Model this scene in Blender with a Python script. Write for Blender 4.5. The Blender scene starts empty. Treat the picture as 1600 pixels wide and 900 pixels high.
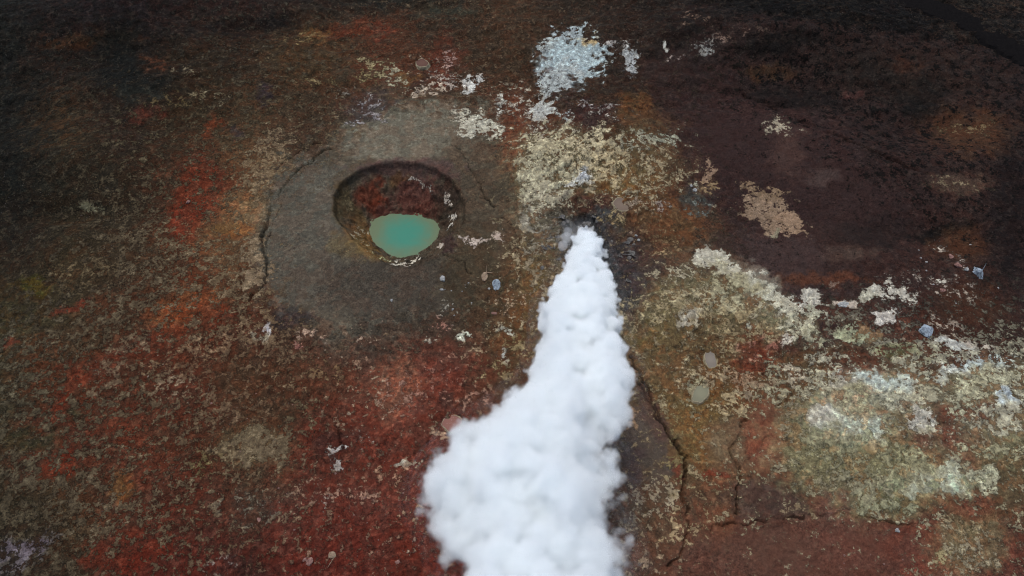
import bpy, bmesh, math, random
import numpy as np
from mathutils import Vector, Matrix, noise as mn

# ------------------------------------------------------------------ camera, sky, sun, exposure
S = bpy.context.scene
C = S.collection
R = math.radians
PITCH, CAM_H, FPX = R(56.0), 50.0, 1081.0
cam_d = bpy.data.cameras.new('camera')
cam = bpy.data.objects.new('camera', cam_d)
C.objects.link(cam)
cam.location = (0, 0, CAM_H)
cam.rotation_euler = (math.pi / 2 - PITCH, 0, 0)
cam_d.sensor_width = 36
cam_d.lens = 36 * FPX / 1600
cam_d.clip_start = 0.5
cam_d.clip_end = 6000
S.camera = cam

SUN_EL, SUN_AZ = R(72), R(-30)           # azimuth from +Y towards +X
w = bpy.data.worlds.new('World')
S.world = w
w.use_nodes = True
wn = w.node_tree
bgn = wn.nodes['Background']
sky = wn.nodes.new('ShaderNodeTexSky')
sky.sky_type = 'NISHITA'
sky.sun_disc = False
sky.sun_elevation = SUN_EL
sky.sun_rotation = SUN_AZ
sky.dust_density = 3.0
wn.links.new(sky.outputs[0], bgn.inputs[0])
bgn.inputs[1].default_value = 0.09
sun_d = bpy.data.lights.new('sun', 'SUN')
sun_d.energy = 1.5
sun_d.angle = R(18)
sun_d.color = (1.0, 0.99, 0.97)
sun = bpy.data.objects.new('sun', sun_d)
C.objects.link(sun)
sdir = Vector((math.sin(SUN_AZ) * math.cos(SUN_EL), math.cos(SUN_AZ) * math.cos(SUN_EL), math.sin(SUN_EL)))
sun.rotation_euler = sdir.to_track_quat('Z', 'Y').to_euler()
S.view_settings.view_transform = 'Standard'
S.view_settings.look = 'None'
S.view_settings.gamma = 1
S.view_settings.exposure = 0.74
S.render.engine = 'CYCLES'
cy = S.cycles
cy.max_bounces = 24
cy.volume_bounces = 9
cy.volume_step_rate = 2.6
cy.adaptive_threshold = 0.025
cy.filter_width = 1.1
cy.use_adaptive_sampling = True
cy.diffuse_bounces = 2
cy.glossy_bounces = 2
cy.transmission_bounces = 2
cy.transparent_max_bounces = 16
cy.use_denoising = True
cy.denoising_prefilter = 'FAST'

# ------------------------------------------------------------------ helpers
CP, SP = math.cos(PITCH), math.sin(PITCH)

def at(u, v, z=0.0):
    """point at height z that the photograph shows at pixel u, v"""
    a, b = (u - 800) / FPX, (450 - v) / FPX
    d = Vector((a, b * SP + CP, b * CP - SP))
    t = (z - CAM_H) / d.z
    return Vector((d.x * t, d.y * t, z))

def project(x, y, z):
    zz = z - CAM_H
    depth = y * CP - zz * SP
    up = y * SP + zz * CP
    depth = np.maximum(depth, 1e-3)
    return 800 + FPX * x / depth, 450 - FPX * up / depth

def tag(o, label=None, cat=None, group=None, kind=None):
    if label: o['label'] = label
    if cat: o['category'] = cat
    if group: o['group'] = group
    if kind: o['kind'] = kind
    return o

_rng = np.random.RandomState(7)
_perm = np.tile(_rng.permutation(256), 3).astype(np.int32)
_ang = _rng.rand(256).astype(np.float32) * 2 * np.pi
_gx, _gy = np.cos(_ang), np.sin(_ang)

def perlin(x, y):
    xi = np.floor(x).astype(np.int32); yi = np.floor(y).astype(np.int32)
    xf = (x - xi).astype(np.float32); yf = (y - yi).astype(np.float32)
    xi &= 255; yi &= 255
    def g(ix, iy, fx, fy):
        h = _perm[_perm[ix & 255] + (iy & 255)]
        return _gx[h] * fx + _gy[h] * fy
    su = xf * xf * xf * (xf * (xf * 6 - 15) + 10)
    sv = yf * yf * yf * (yf * (yf * 6 - 15) + 10)
    a = g(xi, yi, xf, yf); b = g(xi + 1, yi, xf - 1, yf)
    c = g(xi, yi + 1, xf, yf - 1); d = g(xi + 1, yi + 1, xf - 1, yf - 1)
    return ((a + su * (b - a)) * (1 - sv) + (c + su * (d - c)) * sv) * 1.5

def fbm(x, y, f, octs=4, seed=0, rough=0.5):
    s = np.zeros_like(x, dtype=np.float32); amp = 1.0; tot = 0
    for k in range(octs):
        s += amp * perlin(x * f + 17.3 * seed + 5.1 * k, y * f - 9.7 * seed + 3.3 * k)
        tot += amp; amp *= rough; f *= 2.03
    return s / tot

def sstep(a, b, x):
    t = np.clip((x - a) / (b - a), 0, 1)
    return t * t * (3 - 2 * t)

def poly_dist(pu, pv, pts, closed=False):
    """distance to a polyline"""
    d = np.full(pu.shape, 1e9, np.float32)
    n = len(pts)
    for i in range(n if closed else n - 1):
        ax, ay = pts[i]; bx, by = pts[(i + 1) % n]
        dx, dy = bx - ax, by - ay
        t = np.clip(((pu - ax) * dx + (pv - ay) * dy) / (dx * dx + dy * dy + 1e-9), 0, 1)
        d = np.minimum(d, np.hypot(pu - ax - t * dx, pv - ay - t * dy))
    return d

def inside(pu, pv, pts):
    r = np.zeros(pu.shape, bool)
    n = len(pts)
    for i in range(n):
        x1, y1 = pts[i]; x2, y2 = pts[(i + 1) % n]
        if y1 == y2: continue
        c = ((y1 > pv) != (y2 > pv)) & (pu < (x2 - x1) * (pv - y1) / (y2 - y1) + x1)
        r ^= c
    return r

def srgb(c, gain=1.0):
    c = np.asarray(c, np.float32) / 255.0
    return np.where(c <= 0.04045, c / 12.92, ((c + 0.055) / 1.055) ** 2.4) * np.asarray(gain)

ALB = np.array([.93, .85, .75], np.float32)      # photo tone -> soil albedo (the light on open ground gives about this back)

# ------------------------------------------------------------------ shape of the ground
CR = at(632, 366, -2.9)                    # middle of the pond in the pit
RIM_Z, POND_Z = 0.75, -2.9
rim_px = [(519,322),(522,300),(535,280),(556,266),(585,255),(620,250),(655,252),(685,262),(708,280),(722,303),
          (728,328),(722,348),(708,368),(694,388),(676,403),(650,413),(625,415),(600,410),(580,396),(560,378),(540,358),(524,340)]
pond_px = [(580,362),(582,350),(592,342),(608,338),(630,338),(652,341),(670,344),(682,351),(686,359),(681,370),
           (671,383),(655,393),(640,399),(626,402),(612,398),(598,388),(585,377)]

def polar_radius(px, z):
    th, rr = [], []
    for u, v in px:
        p = at(u, v, z) - CR
        th.append(math.atan2(p.y, p.x)); rr.append(math.hypot(p.x, p.y))
    o = np.argsort(th)
    return np.array(th)[o], np.array(rr)[o]

th_r, rr_r = polar_radius(rim_px, RIM_Z)
th_p, rr_p = polar_radius(pond_px, POND_Z)

VENT = at(912, 372, -0.5)
cracks = [   # (points on the photograph, half width m, depth m)
    ([(532,230),(505,240),(490,255),(465,270),(446,296),(430,322),(420,345),(411,372),(410,395),(418,418),(416,446),(397,465),(388,476)], .16, .30),
    ([(500,226),(470,238),(448,255),(430,272)], .12, .2),
    ([(560,222),(532,232)], .1, .12),
    ([(452,300),(438,330),(428,352),(418,390)], .07, .12),
    ([(386,420),(378,440),(378,462)], .12, .2),
    ([(690,226),(712,230),(722,243),(735,266),(748,290),(757,312),(772,325)], .11, .22),
    ([(668,398),(700,404),(722,412),(738,432)], .09, .12),
    ([(985,560),(997,585),(1012,603),(1022,630),(1032,655),(1046,682),(1070,712),(1070,740),(1066,765),(1073,800),(1078,830),(1068,860),(1045,880)], .17, .5),
    ([(1000,600),(1012,620),(1022,645),(1040,672)], .2, .3),
    ([(1162,657),(1157,680),(1152,692),(1140,702),(1147,725),(1157,745),(1152,765),(1149,800)], .11, .3),
    ([(1110,838),(1113,817),(1130,821),(1152,820),(1180,815),(1215,812),(1250,808),(1290,803),(1345,806),(1372,812),(1400,820),(1435,822)], .09, .25),
    ([(1262,598),(1248,608),(1235,620),(1215,638)], .14, .2),
    ([(1343,806),(1342,785),(1346,765)], .08, .2),
    ([(1235,770),(1250,780),(1270,792),(1290,800)], .07, .12),
    ([(515,650),(524,668),(532,690),(537,702)], .1, .2),
    ([(1165,138),(1210,160),(1240,180),(1290,207),(1340,230),(1390,258),(1430,277)], .22, .3),
    ([(780,340),(800,352),(812,380)], .1, .12),
]
crack_w = []
for pts, hw, dp in cracks:
    crack_w.append(([tuple(at(u, v, 0.0)[:2]) for u, v in pts], hw, dp))

mud_pools = [
    (1094, 615, 11, 17, 28, (112,110,90), 'grey green oval mud pool ringed by pale clay right of the steam'),
    (1109, 562, 8, 14, -15, (112,104,94), 'small pale grey mud pool above the oval one, near the red patch'),
    (706, 662, 15, 11, -15, (112,72,62), 'salmon pink mud pool in the red ground left of the steam'),
    (971, 321, 14, 9, 20, (100,86,74), 'smooth taupe mud pool in the cream crust just behind the steam vent'),
    (660, 101, 9, 6, 5, (84,58,48), 'small brown mud pool on the ground beyond the crater'),
]
hollows = []
for m_ in mud_pools:
    p_ = at(m_[0], m_[1], 0.0); hollows.append((p_.x, p_.y, 1.25 * (m_[2] + m_[3]) / 2 * math.hypot(p_.y, CAM_H) / FPX))

def gauss(x, y, p, rx, ry=None):
    ry = ry or rx
    return np.exp(-(((x - p[0]) / rx) ** 2 + ((y - p[1]) / ry) ** 2))

hills = [ # photo px, height m, radii m
    ((930,190), 1.3, 7, 6), ((880,250), 1.1, 5, 4), ((1010,250), .9, 4, 4), ((1040,470), .8, 4, 5), ((1000,330), .7, 3, 3),
    ((60,60), 3.0, 20, 7), ((230,150), 2.2, 12, 5), ((90,260), 2.4, 14, 5), ((300,25), 2.0, 14, 6), ((380,50), -1.2, 12, 3),
    ((190,110), -1.0, 8, 4), ((1250,140), -1.0, 12, 4), ((1150,60), 1.6, 12, 4), ((1330,60), 1.6, 16, 7), ((1450,200), -1.6, 7, 4), ((1500,240), 1.2, 12, 5),
    ((1460,365), -.9, 6, 2), ((1250,400), .5, 8, 3), ((1330,700), .5, 6, 4), ((1480,640), .4, 5, 5),
    ((120,420), .6, 9, 5), ((330,480), .5, 6, 4), ((120,340), -.8, 5, 1.3), ((460,520), .35, 3, 2), ((770,620), -.3, 2, 2),
]
def height(x, y):
    x = np.asarray(x, np.float32); y = np.asarray(y, np.float32)
    z = 0.5 * fbm(x, y, 1 / 14.0, 3, 1) + 0.22 * fbm(x, y, 1 / 3.5, 3, 2)
    rough = 0.10 + 0.9 * gauss(x, y, at(930, 300), 8, 8) + 0.45 * gauss(x, y, at(1180, 520), 10, 7) + 0.35 * gauss(x, y, at(880, 110), 9, 8) \
        + 0.4 * gauss(x, y, at(1430, 640), 10, 7) + 0.25 * gauss(x, y, at(640, 620), 8, 6) + 0.25 * gauss(x, y, at(180, 600), 14, 8)
    rough = np.clip(rough, 0, 1)
    far = sstep(60, 200, np.hypot(x, y))
    z += rough * (0.72 * np.abs(fbm(x, y, 1 / 1.6, 4, 3, .6)) * 1.6 - .1)
    z += 0.06 * fbm(x, y, 1.5, 3, 5, .65) * (0.4 + rough)
    rid = 1 - np.abs(fbm(x, y * 1.15, 1 / 3.2, 5, 51, .58)) * 2.6
    z -= .20 * np.clip(rid - .55, 0, 1) + .0 * x
    z += .10 * np.abs(fbm(x, y, 1.1, 4, 52, .6)) * (.5 + rough)
    z += sstep(46, 60, y) * (1 - .6 * far) * .6 * (np.abs(fbm(x * .8, y * 1.5, 1 / 7.0, 5, 71, .55)) * 2 - .3)
    z += far * 9.0 * fbm(x, y, 1 / 90.0, 4, 4)
    for (u, v), h, rx, ry in hills:
        z += h * gauss(x, y, at(u, v), rx, ry)
    # broad grey apron round the pit
    ap = gauss(x, y, at(600, 345), 9.0, 9.5)
    z = z * (1 - 0.85 * np.clip(ap * 1.6, 0, 1)) + 0.75 * np.clip(ap * 1.35, 0, 1)
    # cracks
    wob = 0.26 * fbm(x, y, .9, 5, 8, .62)
    wob2 = 0.26 * fbm(x, y, .9, 5, 9, .62)
    cw = np.clip(.85 + 1.0 * fbm(x, y, .35, 3, 31), .45, 1.5)
    for pts, hw, dp in crack_w:
        d = poly_dist(x + wob * 2, y + wob2 * 2, pts)
        z -= dp * cw * np.exp(-(d / (hw * .75 * cw)) ** 2)
    for hx, hy, hr in hollows:
        z -= .34 * (1 - sstep(.6, 1.9, np.hypot(x - hx, y - hy) / hr))
    # vent hole
    dv = np.hypot((x - VENT.x) / 1.9, (y - VENT.y) / 2.3) + 0.25 * fbm(x, y, .7, 3, 11)
    z -= 2.2 * (1 - sstep(.5, 1.2, dv))
    # the pit
    px, py = x - CR.x, y - CR.y
    r = np.hypot(px, py); th = np.arctan2(py, px)
    Rr = np.interp(th, th_r, rr_r, period=2 * np.pi)
    Rp = np.interp(th, th_p, rr_p, period=2 * np.pi)
    Rr = Rr + 0.34 * fbm(x, y, .7, 5, 12, .6); Rp = Rp + 0.16 * fbm(x, y, 1.0, 4, 13, .6)
    t = np.clip((Rr - r) / np.maximum(Rr - Rp, .05), 0, 1.6)
    lip = sstep(0, .10, t) * 0.13
    body = 0.87 * np.clip(t, 0, 1) ** 0.95
    ledge = 0.022 * np.sin(t * 11 + 9.0 * fbm(x, y, .35, 3, 14)) * sstep(.1, .3, t) * (1 - sstep(.8, 1, t))
    prof = np.where(t > 0, lip + body + ledge, 0)
    prof = np.where(t > 1, 1 + (t - 1) * .5, prof)
    pit = (RIM_Z - POND_Z) * prof
    inr = (r < Rr)
    z = np.where(inr, RIM_Z + 0.25 * (z - RIM_Z) - pit + sstep(.1, .4, t) * (1 - sstep(.85, 1, t)) * (.95 * np.abs(fbm(x, y, .7, 6, 15, .64)) * 1.5 - .3), z)
    return z

def hz(u, v, it=4):
    """ground point under a pixel of the photograph"""
    z = 0.0
    for _ in range(it):
        p = at(u, v, z)
        z = float(height(np.array([p.x]), np.array([p.y]))[0])
    p = at(u, v, z); return p

# rows and columns: fine near the pit and the vent, coarser towards the horizon
def spaced(parts):
    out = []
    for a, b, n in parts: out += list(np.linspace(a, b, n, endpoint=False))
    out.append(parts[-1][1]); return np.array(out, np.float32)
us = spaced([(-4200, -900, 40), (-900, -150, 120), (-150, 1750, 1150), (1750, 2500, 120), (2500, 5800, 40)])
vs = spaced([(-1120, -900, 30), (-900, -120, 160), (-120, 960, 720), (960, 1500, 100), (1500, 3000, 40)])
U, V = np.meshgrid(us, vs)
A = (U - 800) / FPX; B = (450 - V) / FPX
dz = B * CP - SP
T = -CAM_H / dz
GX = (A * T).ravel().astype(np.float32); GY = ((B * SP + CP) * T).ravel().astype(np.float32)
GZ = height(GX, GY).astype(np.float32)

# ------------------------------------------------------------------ soils: what lies where, with some shade and edge darkening in the tones
base_tab = """
28,30,28|30,24,24|34,26,28|38,28,26|40,30,28|38,32,28|32,32,28|44,38,32|64,48,36|46,38,32|42,33,28|22,20,20|19,17,17|29,25,22|20,19,21|38,33,28|42,36,32
27,28,26|36,28,23|20,20,19|44,34,24|48,37,27|60,44,31|72,46,34|58,44,33|56,43,32|52,42,35|42,33,30|28,24,24|24,20,20|31,27,24|40,29,25|36,29,27|22,21,24
24,25,22|54,42,28|44,33,26|50,40,28|70,55,40|58,46,36|76,72,62|70,60,50|80,52,40|64,50,40|62,46,33|42,29,29|48,35,35|31,25,25|29,23,23|54,37,27|30,25,23
26,27,24|36,33,26|44,37,28|82,46,32|94,74,52|70,66,60|66,58,52|62,55,50|84,72,54|78,66,50|74,56,41|58,42,34|60,42,34|43,31,29|38,27,27|48,33,28|25,21,21
36,29,23|54,44,30|54,44,32|74,45,30|80,62,44|62,60,54|56,52,47|58,51,45|72,54,41|56,50,46|60,50,44|76,62,50|50,39,39|45,33,33|43,29,29|60,39,27|25,21,22
56,50,33|58,50,35|70,46,33|82,46,31|64,42,32|68,62,55|56,50,44|62,50,42|84,62,40|80,66,48|88,72,48|84,68,50|78,66,52|66,48,42|60,44,40|60,37,30|45,29,28
56,48,34|74,44,30|74,43,31|74,42,31|70,47,34|76,47,35|96,54,44|92,48,40|74,54,40|80,62,44|82,66,45|92,70,44|86,62,44|96,82,62|96,80,62|80,60,48|80,66,52
50,45,33|78,42,31|72,44,32|70,42,30|74,58,42|78,40,32|86,43,36|86,44,36|80,52,42|76,54,44|70,58,50|92,72,46|86,58,44|94,84,64|96,84,62|86,64,52|82,70,54
42,39,29|62,48,33|70,42,31|74,38,29|62,46,38|84,42,36|84,46,40|82,38,33|84,44,38|80,56,46|80,62,48|82,58,46|72,50,42|84,60,50|88,70,54|92,74,56|76,54,42
39,32,29|56,43,31|84,28,25|74,28,27|62,32,29|80,31,29|77,35,31|82,30,27|80,36,30|80,44,36|78,54,44|80,55,46|78,52,44|82,54,44|90,50,42|90,66,52|80,48,42
"""
BT = np.array([[[float(k) for k in c.split(',')] for c in l.split('|')] for l in base_tab.strip().splitlines()], np.float32)  # outer cells carry the darkening towards the view edges in their colour

# second, flaky layer: colour and cover, every 200 px
crust_tab = """
20,22,20,.4|24,20,20,.35|52,50,44,.3|80,66,50,.3|90,70,50,.3|60,48,40,.25|12,11,11,.55|14,12,12,.5|20,17,16,.45
20,21,19,.4|72,62,42,.35|84,72,50,.4|110,90,64,.4|90,64,46,.4|70,54,40,.2|14,12,12,.5|14,12,12,.5|12,11,11,.5
60,52,38,.3|86,72,52,.5|112,90,62,.6|76,72,64,.2|120,108,84,.4|108,90,66,.4|34,25,25,.35|26,20,20,.4|22,18,18,.4
78,72,54,.5|94,76,54,.5|112,80,56,.5|76,64,52,.25|130,106,74,.4|140,124,90,.5|150,146,118,.6|168,168,148,.66|162,162,138,.66
72,62,44,.6|96,78,56,.5|104,80,56,.4|140,96,78,.3|120,80,60,.3|150,120,80,.4|150,140,110,.5|150,145,115,.5|140,130,100,.4
60,56,40,.5|90,64,44,.3|110,62,50,.25|130,80,66,.3|120,70,56,.3|130,108,84,.4|98,72,58,.2|110,84,66,.25|100,76,60,.3
"""
CT = np.array([[[float(k) for k in c.split(',')] for c in l.split('|')] for l in crust_tab.strip().splitlines()], np.float32)

# soil patches, some with shade painted in (u, v, ru, rv, turn, colour, strength, softness)
soil_and_shade = [
    (650,212,115,48,-8,(90,87,78),.9,.35), (470,360,78,120,8,(73,71,65),.9,.25), (540,460,110,60,10,(68,64,58),.85,.3),
    (640,445,130,45,0,(60,55,50),.8,.4), (745,300,55,90,-10,(64,57,48),.75,.4), (745,430,55,70,0,(58,50,38),.7,.4),
    (515,505,40,20,10,(84,76,66),.6,.5), (455,500,35,16,0,(46,40,42),.7,.4),
    (310,300,30,50,5,(100,36,26),.8,.4), (290,345,20,30,0,(110,30,24),.8,.4), (330,200,12,22,20,(112,50,28),.8,.4), (228,178,22,14,0,(96,42,36),.8,.5),
    (365,360,24,14,-10,(104,74,34),.9,.4), (380,330,40,30,0,(110,86,60),.6,.5), (350,375,45,40,0,(96,68,46),.6,.4),
    (110,480,34,7,-15,(112,48,38),.85,.4), (15,540,18,10,-20,(110,46,36),.8,.4), (50,445,25,14,0,(66,62,24),.8,.5),
    (290,480,60,24,-20,(110,66,38),.6,.5), (290,490,30,18,0,(110,50,24),.7,.5), (330,490,30,20,-20,(110,40,28),.6,.5),
    (105,610,16,40,10,(108,34,24),.75,.4), (95,720,20,26,0,(112,32,22),.75,.4), (200,665,40,30,-20,(98,40,28),.6,.5), (190,760,16,26,10,(104,74,40),.6,.4),
    (50,690,50,20,0,(52,52,36),.8,.5), (150,570,40,20,-30,(106,50,38),.5,.5), (240,540,60,20,-20,(110,44,32),.5,.5), (230,735,60,30,0,(92,48,36),.5,.5),
    (140,870,25,20,0,(112,28,24),.7,.4), (200,860,60,30,-20,(96,26,22),.6,.6), (430,850,60,26,0,(84,24,24),.6,.6), (560,850,80,36,0,(90,28,28),.5,.6),
    (660,840,50,50,0,(92,26,24),.5,.6), (380,590,60,30,0,(66,48,34),.6,.5), (440,620,40,40,0,(64,46,34),.6,.5),
    (120,650,16,12,0,(40,50,32),.6,.5), (240,100,30,16,15,(104,60,40),.7,.4), (205,55,26,9,15,(88,50,30),.6,.5),
    (130,60,60,14,-5,(60,40,24),.7,.5), (190,65,36,34,20,(18,20,18),.8,.5), (205,115,60,30,0,(20,22,20),.75,.5), (215,145,36,14,0,(40,42,38),.6,.6),  # near-black patches: shaded ridge sides painted into the colour
    (430,34,45,10,-6,(18,16,16),.8,.5), (345,48,50,10,0,(26,22,22),.7,.5), (545,52,60,10,-4,(108,46,32),.75,.4), (590,52,16,9,0,(120,48,38),.8,.4),
    (490,56,20,8,0,(110,76,44),.7,.4), (690,100,30,40,10,(104,50,42),.65,.5), (615,60,60,40,0,(76,48,34),.5,.5),
    (635,120,24,8,0,(88,64,40),.8,.4), (655,128,14,8,0,(56,40,34),.8,.4), (530,110,25,12,0,(60,54,46),.6,.5), (700,20,50,12,0,(50,54,46),.6,.5),
    (415,145,14,18,0,(44,36,46),.7,.4), (365,205,14,10,0,(48,42,48),.6,.4), (575,165,36,22,0,(54,44,46),.6,.5), (480,80,70,40,0,(70,56,36),.4,.6),
    (805,205,24,60,10,(88,54,40),.7,.4), (925,180,45,22,0,(52,36,36),.85,.35), (885,148,25,10,0,(54,42,40),.7,.4), (990,165,30,26,0,(84,58,34),.7,.4),
    (1010,190,55,16,0,(72,56,42),.6,.5), (1020,200,60,14,0,(76,60,42),.5,.4), (975,290,45,30,0,(102,76,40),.6,.5), (1040,340,60,44,0,(82,54,34),.7,.4),
    (930,320,50,16,0,(62,40,36),.8,.4), (880,345,30,30,0,(60,54,50),.7,.5), (1095,305,26,26,0,(52,58,60),.85,.3), (1105,280,18,24,0,(96,72,50),.6,.3),
    (965,430,40,90,-8,(48,50,56),.9,.35), (1005,400,44,40,0,(60,48,48),.7,.4), (860,400,25,50,0,(64,62,58),.7,.4), (838,430,18,26,0,(96,74,44),.6,.4),
    (990,470,18,50,5,(56,52,58),.8,.4), (1020,520,50,30,0,(104,90,56),.5,.5), (960,360,16,20,0,(74,60,46),.6,.4), (915,356,40,24,0,(58,58,62),.9,.3),
    (1010,690,44,62,-8,(70,63,58),.95,.25), (985,725,18,28,0,(68,56,56),.8,.3), (1090,660,42,70,-12,(100,80,50),.6,.45), (1050,560,60,50,0,(90,74,54),.6,.5),
    (1130,790,30,60,0,(104,70,50),.5,.5), (1018,640,16,60,-22,(70,54,50),.8,.35), (1120,745,18,7,-10,(124,52,40),.85,.3), (1058,735,10,16,0,(110,50,42),.7,.4),
    (1140,690,34,40,0,(84,72,58),.7,.4), (1195,680,36,50,10,(96,56,44),.75,.4), (1180,705,14,24,0,(110,54,42),.6,.4),
    (1185,780,60,26,0,(62,50,46),.7,.5), (1185,560,36,28,0,(104,48,38),.8,.35), (1180,520,26,18,0,(104,54,38),.6,.4), (1180,475,14,22,0,(110,52,38),.7,.4), (1240,535,26,24,10,(60,42,40),.85,.35),
    (1280,560,60,26,0,(76,60,42),.6,.4), (1340,565,50,20,0,(74,46,38),.7,.4), (1300,530,24,10,0,(60,48,46),.7,.3), (1420,515,34,22,0,(80,50,40),.6,.4),
    (1310,632,40,12,-8,(110,66,50),.7,.4), (1480,640,22,36,-10,(92,42,36),.9,.25), (1470,592,50,14,30,(64,42,32),.8,.35), (1540,650,30,22,0,(80,56,50),.8,.3), (1555,605,30,20,0,(72,52,40),.7,.4),
    (1475,688,62,18,-4,(94,58,50),.85,.3), (1310,775,34,38,0,(86,60,54),.85,.35), (1400,658,16,16,0,(88,74,50),.6,.4), (1530,790,34,22,-10,(96,52,46),.8,.35),
    (1440,822,60,30,-40,(92,44,38),.7,.5), (1340,855,90,36,0,(84,52,44),.6,.5), (1560,870,50,40,0,(86,50,42),.6,.5), (1200,860,90,30,0,(76,54,46),.6,.5),
    (1570,750,50,50,0,(84,74,54),.6,.5), (1460,660,120,60,0,(90,70,58),.4,.5),
    # right-hand slope: dark soil, with a cast shadow painted into the tone
    (1200,240,150,105,28,(47,34,34),.85,.22), (1290,330,170,80,18,(44,32,32),.8,.25), (1360,400,150,50,5,(50,36,34),.75,.25), (1230,410,80,44,20,(56,45,45),.8,.25),
    (1440,155,36,34,10,(20,20,20),.8,.5), (1370,120,60,30,10,(26,23,22),.7,.5), (1460,365,60,9,-16,(22,20,20),.9,.4), (1360,365,60,22,0,(32,27,27),.6,.6),
    (1200,112,34,12,0,(58,42,28),.7,.5), (1415,103,28,12,10,(76,38,22),.8,.4), (1520,205,70,34,8,(66,44,30),.75,.45), (1240,150,80,16,8,(24,21,21),.7,.5), (1210,70,60,16,-8,(18,17,17),.7,.5),
    (1340,145,14,8,0,(74,48,46),.8,.5), (1280,275,24,12,0,(68,58,56),.6,.5), (1500,285,50,14,0,(78,62,52),.6,.5), (1330,395,36,12,0,(70,58,52),.6,.5),
    (1500,380,50,24,-10,(66,42,26),.6,.5), (1520,480,60,34,10,(62,40,28),.6,.5), (1580,330,30,110,0,(25,20,21),.7,.5), (1290,435,70,10,0,(84,48,32),.6,.4), (1230,235,24,40,0,(66,50,46),.6,.5),
    (1420,110,140,40,5,(38,31,28),.5,.6), (1110,30,60,24,10,(46,34,32),.5,.5),
    # pale clay in wide sheets
    (1330,715,130,70,8,(112,108,82),.75,.5), (1320,655,74,40,8,(146,152,134),.7,.45), (1380,612,60,24,25,(150,156,146),.7,.45), (1465,752,84,22,-4,(136,142,118),.75,.4), (1530,600,80,34,0,(122,122,98),.6,.5),
    (1560,690,60,50,0,(108,106,82),.6,.5), (1430,620,60,40,10,(110,104,84),.5,.5), (1250,690,40,70,0,(104,98,74),.55,.5), (1515,850,56,44,0,(96,88,66),.7,.4), (1400,790,70,22,0,(94,94,70),.6,.5),
    (1130,470,100,44,18,(104,98,74),.6,.5), (1050,480,60,34,0,(106,98,76),.5,.5), (1230,500,50,24,20,(116,116,94),.6,.5), (1180,440,50,20,28,(120,122,112),.6,.4), (880,255,90,56,10,(104,98,74),.6,.4), (1000,255,60,44,0,(98,84,60),.55,.5), (1040,350,50,50,0,(88,66,46),.6,.5),
    (845,330,40,60,0,(104,98,84),.55,.5), (835,420,34,60,0,(92,76,52),.6,.5), (620,610,40,60,10,(118,84,66),.5,.5), (890,95,46,36,0,(112,126,138),.8,.3), (400,700,60,30,10,(88,74,54),.6,.5),
    # pit walls
    (575,305,24,18,-20,(104,40,28),.85,.4), (590,320,14,24,0,(110,38,26),.7,.4), (540,320,18,34,-10,(70,60,42),.8,.4), (560,355,18,18,30,(96,68,42),.7,.4), (575,378,22,12,35,(96,72,42),.8,.4),
    (640,266,80,16,0,(72,58,56),.9,.3), (655,300,50,26,0,(80,50,46),.85,.4), (625,330,40,12,0,(72,48,44),.8,.4), (665,330,30,14,0,(76,42,38),.7,.4), (700,320,22,34,-10,(52,44,38),.8,.4),
    (620,280,14,12,0,(74,56,34),.6,.4), (562,345,8,22,0,(80,72,50),.5,.4), (695,380,14,12,0,(58,44,44),.8,.3), (580,395,34,12,32,(104,84,50),.55,.4),
    (640,410,50,9,-6,(56,52,46),.8,.4), (540,382,26,20,30,(86,74,52),.6,.4),
    # loose patches of bleached clay
    (1352,523,18,14,0,(104,92,72),.9,.15), (1300,512,14,6,0,(50,38,38),.9,.2), (1350,542,8,5,0,(92,80,66),.9,.2), (1398,555,7,6,0,(76,76,54),.9,.2),
    (650,642,22,15,0,(98,58,50),.7,.25), (702,632,16,22,0,(74,46,40),.85,.25), (690,690,40,14,0,(86,48,42),.6,.3), (520,695,26,18,-20,(62,36,32),.7,.3), (1010,580,34,18,0,(92,74,52),.6,.3),
]
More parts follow.
